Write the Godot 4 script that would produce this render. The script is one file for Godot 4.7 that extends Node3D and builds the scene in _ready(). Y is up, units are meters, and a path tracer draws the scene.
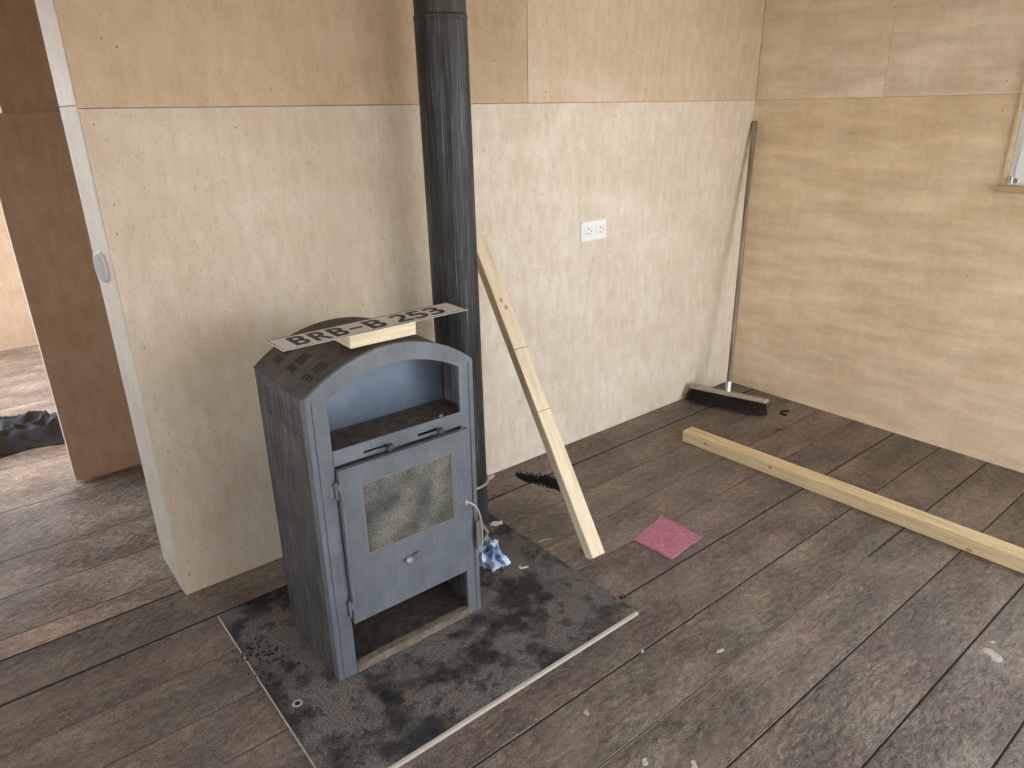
extends Node3D
# A plywood-lined cabin with a plank floor and an old steel stove. Units are metres, y is up.
# wall_back is the plane z = 0, wall_right the plane x = 3.4.

var M := {}
var names := {}
var rng := RandomNumberGenerator.new()
const UP := Vector3.UP
const XR := 3.3995
const SEAM := 1.5225


# ------------------------------------------------------------------ geometry collector
class Geo:
	var v := PackedVector3Array()
	var n := PackedVector3Array()
	var t := PackedVector2Array()
	var c := PackedColorArray()
	var tint := Color.WHITE
	var uvo := Vector2.ZERO

	func uv_of(p: Vector3, nn: Vector3) -> Vector2:
		var a := nn.abs()
		var r := Vector2(p.x, p.y)
		if a.x > a.y and a.x > a.z:
			r = Vector2(p.z, p.y)
		elif a.y > a.z:
			r = Vector2(p.x, p.z)
		return r + uvo

	func tri(a: Vector3, b: Vector3, d: Vector3, out: Vector3) -> void:
		var k := (b - a).cross(d - a)
		if k.length_squared() < 1e-18:
			return
		if k.dot(out) > 0.0:
			var s := b
			b = d
			d = s
			k = -k
		var nn := (-k).normalized()
		for p in [a, b, d]:
			v.append(p)
			n.append(nn)
			t.append(uv_of(p, nn))
			c.append(tint)

	func quad(a: Vector3, b: Vector3, d: Vector3, e: Vector3, out: Vector3) -> void:
		tri(a, b, d, out)
		tri(a, d, e, out)

	func stri(a: Vector3, b: Vector3, d: Vector3, na: Vector3, nb: Vector3, nd: Vector3, ua: Vector2, ub: Vector2, ud: Vector2) -> void:
		var k := (b - a).cross(d - a)
		if k.length_squared() < 1e-20:
			return
		if k.dot(na + nb + nd) > 0.0:
			v.append_array([a, d, b])
			n.append_array([na, nd, nb])
			t.append_array([ua, ud, ub])
		else:
			v.append_array([a, b, d])
			n.append_array([na, nb, nd])
			t.append_array([ua, ub, ud])
		c.append_array([tint, tint, tint])

	# box with chamfered edges
	func box(lo: Vector3, hi: Vector3, bev := 0.0, xf := Transform3D.IDENTITY) -> void:
		var ce := (lo + hi) / 2.0
		var h := (hi - lo) / 2.0
		bev = minf(bev, minf(h.x, minf(h.y, h.z)) * 0.9)
		var at := func(s: Vector3, ax: int) -> Vector3:
			var q := h - Vector3(bev, bev, bev)
			q[ax] = h[ax]
			return xf * (ce + s * q)
		var sg := [-1.0, 1.0]
		for ax in 3:
			var b := (ax + 1) % 3
			var d := (ax + 2) % 3
			for s in sg:
				var o := Vector3.ZERO
				o[ax] = s
				var ps := []
				for k in [[-1.0, -1.0], [1.0, -1.0], [1.0, 1.0], [-1.0, 1.0]]:
					var w := o
					w[b] = k[0]
					w[d] = k[1]
					ps.append(at.call(w, ax))
				quad(ps[0], ps[1], ps[2], ps[3], xf.basis * o)
		if bev <= 0.0:
			return
		for ax in 3:   # the edges that run along ax
			var b := (ax + 1) % 3
			var d := (ax + 2) % 3
			for s in sg:
				for r in sg:
					var w0 := Vector3.ZERO
					w0[b] = s
					w0[d] = r
					var o := w0
					var w1 := w0
					w0[ax] = -1.0
					w1[ax] = 1.0
					quad(at.call(w0, b), at.call(w1, b), at.call(w1, d), at.call(w0, d), xf.basis * o)
		for x in sg:
			for y in sg:
				for z in sg:
					var w := Vector3(x, y, z)
					tri(at.call(w, 0), at.call(w, 1), at.call(w, 2), xf.basis * w)

	# profile of [radius, height] pairs turned about the y axis of xf
	func lathe(profile: Array, seg := 32, xf := Transform3D.IDENTITY, uscale := 1.0) -> void:
		var along := 0.0
		for i in profile.size() - 1:
			var r0: float = profile[i][0]
			var y0: float = profile[i][1]
			var r1: float = profile[i + 1][0]
			var y1: float = profile[i + 1][1]
			var step := Vector2(r1 - r0, y1 - y0).length()
			if step < 1e-6:
				continue
			var fn := Vector2(y1 - y0, -(r1 - r0)).normalized()
			for k in seg:
				var a0 := TAU * k / seg
				var a1 := TAU * (k + 1) / seg
				var d0 := Vector3(cos(a0), 0, sin(a0))
				var d1 := Vector3(cos(a1), 0, sin(a1))
				var n0 := (xf.basis * (d0 * fn.x + Vector3.UP * fn.y)).normalized()
				var n1 := (xf.basis * (d1 * fn.x + Vector3.UP * fn.y)).normalized()
				var A := xf * (d0 * r0 + Vector3.UP * y0)
				var B := xf * (d1 * r0 + Vector3.UP * y0)
				var C := xf * (d1 * r1 + Vector3.UP * y1)
				var D := xf * (d0 * r1 + Vector3.UP * y1)
				var u0 := float(k) / seg * uscale
				var u1 := float(k + 1) / seg * uscale
				stri(A, B, C, n0, n1, n1, Vector2(u0, along), Vector2(u1, along), Vector2(u1, along + step))
				stri(A, C, D, n0, n1, n0, Vector2(u0, along), Vector2(u1, along + step), Vector2(u0, along + step))
			along += step

	# round bar along a path
	func tube(path: Array, r: float, seg := 10, caps := true) -> void:
		var rings := []
		var nrm := []
		var side := Vector3.ZERO
		for i in path.size():
			var d: Vector3 = (path[mini(i + 1, path.size() - 1)] - path[maxi(i - 1, 0)]).normalized()
			if side == Vector3.ZERO:
				side = d.cross(Vector3.UP if absf(d.y) < 0.9 else Vector3.RIGHT).normalized()
			else:
				side = (side - d * side.dot(d)).normalized()
			var other := d.cross(side)
			var ring := []
			var nn := []
			for k in seg:
				var a := TAU * k / seg
				var o := side * cos(a) + other * sin(a)
				ring.append(path[i] + o * r)
				nn.append(o)
			rings.append(ring)
			nrm.append(nn)
		var along := 0.0
		for i in path.size() - 1:
			var step: float = (path[i + 1] - path[i]).length()
			for k in seg:
				var m := (k + 1) % seg
				var u0 := float(k) / seg
				var u1 := float(k + 1) / seg
				stri(rings[i][k], rings[i][m], rings[i + 1][m], nrm[i][k], nrm[i][m], nrm[i + 1][m], Vector2(u0, along), Vector2(u1, along), Vector2(u1, along + step))
				stri(rings[i][k], rings[i + 1][m], rings[i + 1][k], nrm[i][k], nrm[i + 1][m], nrm[i + 1][k], Vector2(u0, along), Vector2(u1, along + step), Vector2(u0, along + step))
			along += step
		if caps:
			for e in [0, path.size() - 1]:
				var out: Vector3 = (path[0] - path[1]) if e == 0 else (path[-1] - path[-2])
				for k in seg:
					tri(path[e], rings[e][k], rings[e][(k + 1) % seg], out)

	# thin sheet over (u, v) with rectangular holes; f(u, v, depth) gives the point
	func sheet(us: Array, vs: Array, holes: Array, f: Callable, th: float) -> void:
		var U := us.duplicate()
		var V := vs.duplicate()
		for h in holes:
			U.append_array([h.position.x, h.end.x])
			V.append_array([h.position.y, h.end.y])
		U = clipped(U, us)
		V = clipped(V, vs)
		var nu := U.size() - 1
		var nv := V.size() - 1
		var solid := func(i: int, j: int) -> bool:
			if i < 0 or j < 0 or i >= nu or j >= nv:
				return false
			var m := Vector2((U[i] + U[i + 1]) / 2.0, (V[j] + V[j + 1]) / 2.0)
			for h in holes:
				if h.has_point(m):
					return false
			return true
		for i in nu:
			for j in nv:
				if not solid.call(i, j):
					continue
				var p := func(du: int, dv: int, d: float) -> Vector3: return f.call(U[i + du], V[j + dv], d)
				var out: Vector3 = p.call(0, 0, 0.0) - p.call(0, 0, th)
				quad(p.call(0, 0, 0.0), p.call(1, 0, 0.0), p.call(1, 1, 0.0), p.call(0, 1, 0.0), out)
				quad(p.call(0, 0, th), p.call(1, 0, th), p.call(1, 1, th), p.call(0, 1, th), -out)
				var du: Vector3 = p.call(1, 0, 0.0) - p.call(0, 0, 0.0)
				var dv: Vector3 = p.call(0, 1, 0.0) - p.call(0, 0, 0.0)
				if not solid.call(i - 1, j):
					quad(p.call(0, 0, 0.0), p.call(0, 1, 0.0), p.call(0, 1, th), p.call(0, 0, th), -du)
				if not solid.call(i + 1, j):
					quad(p.call(1, 0, 0.0), p.call(1, 1, 0.0), p.call(1, 1, th), p.call(1, 0, th), du)
				if not solid.call(i, j - 1):
					quad(p.call(0, 0, 0.0), p.call(1, 0, 0.0), p.call(1, 0, th), p.call(0, 0, th), -dv)
				if not solid.call(i, j + 1):
					quad(p.call(0, 1, 0.0), p.call(1, 1, 0.0), p.call(1, 1, th), p.call(0, 1, th), dv)

	func clipped(a: Array, limits: Array) -> Array:
		var lo: float = limits.min()
		var hi: float = limits.max()
		return uniq(a.filter(func(x: float) -> bool: return x >= lo - 1e-6 and x <= hi + 1e-6))

	func uniq(a: Array) -> Array:
		a.sort()
		var r := [a[0]]
		for x in a:
			if x - r[-1] > 1e-5:
				r.append(x)
		return r

	# smooth surface through a grid of points (row-major, nx by ny)
	func grid(p: PackedVector3Array, nx: int, ny: int, out := Vector3.UP) -> void:
		var nn := PackedVector3Array()
		nn.resize(nx * ny)
		for j in ny:
			for i in nx:
				var a := p[j * nx + mini(i + 1, nx - 1)] - p[j * nx + maxi(i - 1, 0)]
				var b := p[mini(j + 1, ny - 1) * nx + i] - p[maxi(j - 1, 0) * nx + i]
				var k := b.cross(a).normalized()
				nn[j * nx + i] = k
		var mid := nn[(ny / 2) * nx + nx / 2]
		var total := Vector3.ZERO
		for k in nn:
			total += k
		var s := 1.0 if total.dot(out) >= 0.0 else -1.0
		for j in ny - 1:
			for i in nx - 1:
				var q := [j * nx + i, j * nx + i + 1, (j + 1) * nx + i + 1, (j + 1) * nx + i]
				var u := []
				for k in [[0, 0], [1, 0], [1, 1], [0, 1]]:
					u.append(Vector2(float(i + k[0]) / nx, float(j + k[1]) / ny))
				stri(p[q[0]], p[q[1]], p[q[2]], nn[q[0]] * s, nn[q[1]] * s, nn[q[2]] * s, u[0], u[1], u[2])
				stri(p[q[0]], p[q[2]], p[q[3]], nn[q[0]] * s, nn[q[2]] * s, nn[q[3]] * s, u[0], u[2], u[3])

	func mesh() -> ArrayMesh:
		var a := []
		a.resize(Mesh.ARRAY_MAX)
		a[Mesh.ARRAY_VERTEX] = v
		a[Mesh.ARRAY_NORMAL] = n
		a[Mesh.ARRAY_TEX_UV] = t
		a[Mesh.ARRAY_COLOR] = c
		var m := ArrayMesh.new()
		m.add_surface_from_arrays(Mesh.PRIMITIVE_TRIANGLES, a)
		return m


# ------------------------------------------------------------------ node helpers
func numbered(called: String) -> String:
	names[called] = names.get(called, -1) + 1
	return called if names[called] == 0 else "%s_%03d" % [called, names[called]]

func part(called: String, g: Geo, m: Material, parent: Node3D) -> MeshInstance3D:
	var o := MeshInstance3D.new()
	o.name = called
	o.mesh = g.mesh()
	o.material_override = m
	parent.add_child(o, true)
	return o

func thing(called: String, label: String, category: String, at := Vector3.ZERO, group := "") -> Node3D:
	var o := Node3D.new()
	o.name = numbered(called)
	o.position = at
	o.set_meta("label", label)
	o.set_meta("category", category)
	if group:
		o.set_meta("group", group)
	add_child(o, true)
	return o

func single(called: String, g: Geo, m: Material, label: String, category: String, at := Vector3.ZERO, group := "") -> MeshInstance3D:
	var o := MeshInstance3D.new()
	o.name = numbered(called)
	o.mesh = g.mesh()
	o.material_override = m
	o.position = at
	o.set_meta("label", label)
	o.set_meta("category", category)
	if group:
		o.set_meta("group", group)
	add_child(o, true)
	return o

func struct(called: String, label := "") -> Node3D:
	var o := Node3D.new()
	o.name = called
	o.set_meta("kind", "structure")
	if label:
		o.set_meta("label", label)
	add_child(o, true)
	return o

func gbox(lo: Vector3, hi: Vector3, bev := 0.0, uvo := Vector2.ZERO) -> Geo:
	var g := Geo.new()
	g.uvo = uvo
	g.box(lo, hi, bev)
	return g


# ------------------------------------------------------------------ textures
func noise(seed_: int, freq: float, oct := 3, kind := FastNoiseLite.TYPE_SIMPLEX_SMOOTH) -> FastNoiseLite:
	var f := FastNoiseLite.new()
	f.seed = seed_
	f.noise_type = kind
	f.frequency = freq
	f.fractal_octaves = oct
	f.fractal_gain = 0.62
	if oct <= 1:
		f.fractal_type = FastNoiseLite.FRACTAL_NONE
	return f

# a layer of noise, w by h after being stretched from sw by sh
func layer(w: int, h: int, sw: int, sh: int, seed_: int, freq: float, oct := 3) -> PackedByteArray:
	var im := noise(seed_, freq, oct).get_seamless_image(sw, sh, false, false, 0.15, true)
	im.convert(Image.FORMAT_L8)
	if sw != w or sh != h:
		im.resize(w, h, Image.INTERPOLATE_CUBIC)
	return im.get_data()

func from_rgb(w: int, h: int, data: PackedByteArray) -> ImageTexture:
	return ImageTexture.create_from_image(Image.create_from_data(w, h, false, Image.FORMAT_RGB8, data))

func b8(x: float) -> int:
	return clampi(int(x), 0, 255)

# birch veneer: soft tone patches, fine streaks and short dark pores; "along" = true runs the grain down the picture
func veneer_texture(seed_: int, figure: float, pores: float) -> ImageTexture:
	var w := 1024
	var a := layer(w, w, w / 2, w / 2, seed_, 0.008, 4)
	var s := layer(w, w, w / 2, 160, seed_ + 1, 0.06, 4)
	var fl := layer(w, w, w, 400, seed_ + 2, 0.13, 3)
	var wave := layer(w, w, 96, 512, seed_ + 3, 0.03, 5)
	var fine := layer(w, w, w, w, seed_ + 4, 0.35, 2)
	var d := PackedByteArray()
	d.resize(w * w * 3)
	for i in w * w:
		var wv := (wave[i] - 128) * figure
		var x := 232.0 + (a[i] - 128) * 0.05 + (s[i] - 128) * (0.08 - figure * 0.35) + wv + (fine[i] - 128) * 0.07
		var k := maxf(0.0, fl[i] - 176.0) * pores
		x -= k
		d[i * 3] = b8(x)
		d[i * 3 + 1] = b8(x - 1.0 + (a[i] - 128) * 0.02 + (s[i] - 128) * 0.02 + wv * 0.15 - k * 0.15)
		d[i * 3 + 2] = b8(x - 3.0 + (a[i] - 128) * 0.05 + (s[i] - 128) * 0.06 + wv * 0.4 - k * 0.35)
	return from_rgb(w, w, d)

# worn floor boards: grain along u, dull patches, dust specks and dark grit
func board_texture() -> ImageTexture:
	var w := 1024
	var h := 1024
	var a := layer(w, h, w / 4, h / 4, 21, 0.016, 5)
	var g := layer(w, h, 96, h, 22, 0.11, 4)
	var g2 := layer(w, h, 24, h / 2, 23, 0.10, 3)
	var f := layer(w, h, w, h, 24, 0.28, 2)
	var r := layer(w, h, w / 4, h / 4, 25, 0.02, 3)
	var e := layer(w, h, w / 2, h / 2, 27, 0.09, 3)
	var d := PackedByteArray()
	d.resize(w * h * 3)
	for i in w * h:
		var x := 152.0 + (a[i] - 128) * 0.30 + (g[i] - 128) * 0.10 + (g2[i] - 128) * 0.06 + (f[i] - 128) * 0.50 + (e[i] - 128) * 0.26
		if f[i] > 206:
			x += 26.0
		if g[i] < 60:
			x -= (60.0 - g[i]) * 0.3
		var red := (r[i] - 128) * 0.03
		d[i * 3] = b8(x + red)
		d[i * 3 + 1] = b8(x * 0.895 - red * 0.4)
		d[i * 3 + 2] = b8(x * 0.80 - red * 0.4)
	return from_rgb(w, h, d)

# the sheet under the stove: soot, ash and rust on grey board
func hearth_texture() -> ImageTexture:
	var w := 1024
	var a := layer(w, w, 512, 512, 31, 0.009, 6)
	var b := layer(w, w, 512, 512, 32, 0.02, 4)
	var f := layer(w, w, w, w, 33, 0.30, 2)
	var m := layer(w, w, w, w, 34, 0.14, 4)
	var r := layer(w, w, 256, 256, 35, 0.022, 3)
	var d := PackedByteArray()
	d.resize(w * w * 3)
	for i in w * w:
		var x := 100.0 + (f[i] - 128) * 0.36 + (m[i] - 128) * 0.34
		var k := clampf((a[i] - 108.0) / 80.0, 0.0, 1.0)
		x = lerpf(x, x * 0.46, k)
		var brown := clampf((r[i] - 120.0) / 60.0, 0.0, 1.0) * (1.0 - k * 0.6)
		x *= 1.0 - 0.35 * clampf((92.0 - b[i]) / 40.0, 0.0, 1.0)
		if f[i] > 220:
			x += 34.0
		d[i * 3] = b8(x * (1.0 + 0.06 * brown))
		d[i * 3 + 1] = b8(x * (0.965 - 0.02 * brown))
		d[i * 3 + 2] = b8(x * (0.91 - 0.06 * brown))
	return from_rgb(w, w, d)

# streaked sheet metal; v runs along the streaks
func streak_texture(seed_: int, base: float, streak: float, spots: float, blue: float) -> ImageTexture:
	var w := 512
	var s := layer(w, w, w, 20, seed_, 0.13, 4)
	var s2 := layer(w, w, w, 60, seed_ + 1, 0.22, 2)
	var a := layer(w, w, 256, 256, seed_ + 2, 0.015, 4)
	var f := layer(w, w, w, w, seed_ + 3, 0.3, 2)
	var d := PackedByteArray()
	d.resize(w * w * 3)
	for i in w * w:
		var x := base + (a[i] - 128) * 0.14 + (f[i] - 128) * spots + (s[i] - 128) * streak * 0.5
		var k := maxf(0.0, s[i] - 165.0) * streak + maxf(0.0, s2[i] - 195.0) * streak * 0.9
		x += k
		d[i * 3] = b8(x - k * blue * 0.35)
		d[i * 3 + 1] = b8(x - k * blue * 0.12)
		d[i * 3 + 2] = b8(x + k * blue * 0.2)
	return from_rgb(w, w, d)

func cloudy_texture(seed_: int, lo: Color, hi: Color, big: float, freq: float, speck: float, w := 512) -> ImageTexture:
	var a := layer(w, w, w / 2, w / 2, seed_, freq, 5)
	var f := layer(w, w, w, w, seed_ + 1, 0.32, 2)
	var d := PackedByteArray()
	d.resize(w * w * 3)
	for i in w * w:
		var k := clampf(0.5 + (a[i] - 128) / 128.0 * big + (f[i] - 128) / 128.0 * speck, 0.0, 1.0)
		var q := lo.lerp(hi, k)
		d[i * 3] = b8(q.r * 255)
		d[i * 3 + 1] = b8(q.g * 255)
		d[i * 3 + 2] = b8(q.b * 255)
	return from_rgb(w, w, d)

# sawn pine, grain along u
func pine_texture() -> ImageTexture:
	var w := 512
	var g := layer(w, w, 24, w, 51, 0.09, 3)
	var a := layer(w, w, 128, 256, 52, 0.02, 3)
	var f := layer(w, w, 128, w, 53, 0.3, 2)
	var d := PackedByteArray()
	d.resize(w * w * 3)
	for i in w * w:
		var x := 224.0 + (a[i] - 128) * 0.10 + (g[i] - 128) * 0.15 + (f[i] - 128) * 0.07
		d[i * 3] = b8(x)
		d[i * 3 + 1] = b8(x * 0.95 + (g[i] - 128) * 0.03)
		d[i * 3 + 2] = b8(x * 0.85 + (g[i] - 128) * 0.07)
	return from_rgb(w, w, d)

func mat(called: String, color: Color, rough := 0.8, tex: Texture2D = null, uvs := Vector3.ONE, metal := 0.0, spec := 0.4) -> StandardMaterial3D:
	var m := StandardMaterial3D.new()
	m.resource_name = called
	m.albedo_color = color
	m.roughness = rough
	m.metallic = metal
	m.metallic_specular = spec
	if tex:
		m.albedo_texture = tex
		m.uv1_scale = uvs
	M[called] = m
	return m

func bump(m: StandardMaterial3D, seed_: int, freq: float, strength: float, tri := 0.0) -> void:
	var im := noise(seed_, freq, 4).get_seamless_image(512, 512, false, false, 0.15, true)
	im.convert(Image.FORMAT_RGBA8)
	im.bump_map_to_normal_map(strength)
	m.normal_enabled = true
	m.normal_texture = ImageTexture.create_from_image(im)
	m.normal_scale = 1.0

func rgb(r: int, g: int, b: int) -> Color:
	return Color8(r, g, b)

func make_materials() -> void:
	var v1 := veneer_texture(1, 0.03, 0.5)
	var v2 := veneer_texture(7, 0.13, 0.4)
	var s1 := Vector3(0.62, 0.62, 1)
	mat("ply_pale", rgb(240, 229, 209), 0.55, v1, s1)
	mat("ply_straw", rgb(220, 205, 182), 0.55, v1, s1)
	mat("ply_tan", rgb(211, 187, 155), 0.55, v1, s1)
	mat("ply_cream", rgb(231, 212, 184), 0.55, v1, s1)
	mat("ply_gold", rgb(243, 219, 183), 0.55, v2, s1)
	mat("ply_gold_pale", rgb(246, 228, 202), 0.55, v2, s1)
	mat("ply_rosy", rgb(216, 184, 156), 0.55, v1, s1)
	mat("ply_peach", rgb(238, 214, 188), 0.55, v1, s1)
	mat("white_paint", rgb(234, 228, 214), 0.5, v1, s1)
	mat("core", rgb(150, 122, 90), 0.9)
	mat("ceiling_ply", rgb(214, 196, 160), 0.7, v1, s1)
	var fb := mat("boards", Color.WHITE, 0.56, board_texture(), Vector3(0.5, 1.0, 1), 0.0, 0.5)
	fb.vertex_color_use_as_albedo = true
	bump(fb, 61, 0.06, 2.0)
	mat("subfloor", rgb(30, 26, 23), 0.95)
	mat("gap_dark", rgb(44, 37, 33), 0.9)  # darkness of the plank gaps, put into a colour
	mat("joint_sand", rgb(158, 147, 132), 0.95)
	var ht := mat("hearth_top", Color.WHITE, 0.8, hearth_texture(), Vector3(0.95, 0.95, 1))
	bump(ht, 62, 0.05, 2.5)
	mat("hearth_core", rgb(184, 175, 160), 0.9)
	var fs := streak_texture(71, 190, 0.10, 0.10, 0.2)
	mat("stove_front", rgb(144, 152, 159), 0.42, fs, Vector3(1.6, 1.6, 1), 0.25, 0.5)
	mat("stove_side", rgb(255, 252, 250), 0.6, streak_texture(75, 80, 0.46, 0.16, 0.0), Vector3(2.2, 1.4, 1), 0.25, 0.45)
	mat("stove_cover", rgb(255, 250, 243), 0.7, cloudy_texture(81, rgb(58, 55, 52), rgb(108, 102, 95), 0.4, 0.03, 0.5), Vector3(2, 2, 1), 0.15, 0.4)
	mat("compartment_steel", rgb(255, 255, 255), 0.3, cloudy_texture(83, rgb(106, 120, 135), rgb(140, 155, 172), 0.3, 0.012, 0.4), Vector3(2.5, 2.5, 1), 0.6, 0.5)
	mat("rusty_plate", Color.WHITE, 0.85, cloudy_texture(85, rgb(54, 47, 42), rgb(104, 92, 82), 0.5, 0.03, 0.5), Vector3(3, 3, 1))
	mat("ash_dust", Color.WHITE, 0.95, cloudy_texture(89, rgb(84, 76, 68), rgb(138, 124, 106), 0.5, 0.03, 0.6), Vector3(3, 3, 1))
	mat("sooty_glass", Color.WHITE, 0.3, cloudy_texture(87, rgb(54, 54, 49), rgb(130, 128, 117), 0.5, 0.022, 0.55, 192), Vector3(2.4, 2.4, 1), 0.0, 0.5)
	mat("gasket", rgb(132, 128, 116), 0.95)
	mat("dark_steel", rgb(72, 76, 82), 0.45, null, Vector3.ONE, 0.6)
	mat("bright_steel", rgb(186, 188, 190), 0.35, null, Vector3.ONE, 0.8)
	mat("hinge_steel", rgb(140, 143, 146), 0.4, null, Vector3.ONE, 0.6)
	mat("dull_wire", rgb(170, 165, 155), 0.5, null, Vector3.ONE, 0.4)
	var pp := mat("pipe", Color.WHITE, 0.5, streak_texture(91, 46, 0.6, 0.26, 0.9), Vector3(2, 0.9, 1), 0.3, 0.5)
	mat("pipe_upper", rgb(255, 240, 226), 0.6, streak_texture(95, 66, 0.3, 0.22, 0.0), Vector3(2, 0.9, 1), 0.2, 0.45)
	var pine := pine_texture()
	mat("pine", rgb(250, 244, 230), 0.7, pine, Vector3(1.2, 5, 1))
	mat("pine_aged", rgb(236, 222, 192), 0.7, pine, Vector3(1.0, 4, 1))
	mat("sill_wood", rgb(222, 198, 164), 0.7, pine, Vector3(1.0, 4, 1))
	mat("casing_wood", rgb(246, 236, 220), 0.7, pine, Vector3(1.0, 4, 1))
	mat("knot", rgb(176, 140, 98), 0.7)
	mat("pencil", rgb(92, 84, 76), 0.9)
	mat("broom_stick", Color.WHITE, 0.55, cloudy_texture(101, rgb(104, 92, 74), rgb(158, 146, 126), 0.7, 0.02, 0.3, 256), Vector3(1, 1, 1), 0.2)
	mat("broom_head", rgb(190, 184, 176), 0.75, pine, Vector3(2, 4, 1))
	mat("bristle", rgb(84, 68, 60), 0.8).vertex_color_use_as_albedo = true
	mat("white_plastic", rgb(238, 240, 240), 0.35)
	mat("socket_dark", rgb(60, 60, 62), 0.6)
	mat("plate_white", rgb(214, 208, 205), 0.4)
	mat("plate_black", rgb(40, 38, 38), 0.5)
	mat("sponge", Color.WHITE, 0.95, cloudy_texture(105, rgb(150, 84, 102), rgb(200, 140, 154), 0.35, 0.03, 0.9, 256), Vector3(1.6, 1.6, 1))
	mat("blue_paper", Color.WHITE, 0.85, cloudy_texture(107, rgb(120, 146, 188), rgb(222, 232, 244), 1.2, 0.014, 0.2, 256), Vector3(1, 1, 1))
	mat("paper", rgb(206, 206, 204), 0.85)
	mat("black_cloth", Color.WHITE, 0.7, cloudy_texture(109, rgb(38, 36, 38), rgb(62, 60, 62), 0.6, 0.02, 0.4, 256), Vector3(2, 2, 1), 0.0, 0.5)
	mat("soot", rgb(28, 26, 25), 0.95)  # also blackens the added slit liners, the floor hole rim and the eyelet hole
	mat("rust_dust", rgb(84, 72, 60), 0.95)
	mat("plaster", rgb(176, 168, 160), 0.9)
	mat("chip", rgb(214, 196, 156), 0.8)
	mat("window_white", rgb(238, 240, 242), 0.35)
	mat("outside_dark", rgb(110, 110, 105), 0.9)
	var gl := mat("pane", Color(0.9, 0.95, 0.95, 0.08), 0.03)
	gl.transparency = BaseMaterial3D.TRANSPARENCY_ALPHA
	mat("screw", rgb(140, 112, 80), 0.5, null, Vector3.ONE, 0.4)


# ------------------------------------------------------------------ scene
func _ready() -> void:
	rng.seed = 4711
	var cam := Camera3D.new()
	cam.name = "camera"
	cam.transform = Transform3D(Basis(Vector3(0.7770, -0.0180, 0.6292).normalized(), Vector3(0.2399, 0.9326, -0.2696).normalized(), Vector3(-0.5820, 0.3604, 0.7290).normalized()).orthonormalized(), Vector3(0, 1.5, 2.2321))
	cam.fov = 56.875
	cam.near = 0.05
	cam.current = true
	add_child(cam)

	var env := Environment.new()
	var sky := Sky.new()
	var sm := ProceduralSkyMaterial.new()
	sm.sky_top_color = Color(0.86, 0.91, 0.98)
	sm.sky_horizon_color = Color(0.98, 0.98, 0.99)
	sm.ground_horizon_color = Color(0.82, 0.82, 0.82)
	sm.ground_bottom_color = Color(0.66, 0.65, 0.63)
	sm.energy_multiplier = 5.0
	sky.sky_material = sm
	env.background_mode = Environment.BG_SKY
	env.sky = sky
	env.tonemap_mode = Environment.TONE_MAPPER_LINEAR
	env.tonemap_exposure = 2.4
	env.sdfgi_enabled = true
	env.ssao_enabled = true
	env.ssil_enabled = true
	var we := WorldEnvironment.new()
	we.name = "environment"
	we.environment = env
	add_child(we)

	make_materials()
	build_floor()
	build_walls()
	build_hearth()
	build_stove()
	build_pipe()
	build_plate_and_block()
	build_boards()
	build_broom()
	build_socket()
	build_cloths()
	build_litter()


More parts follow.
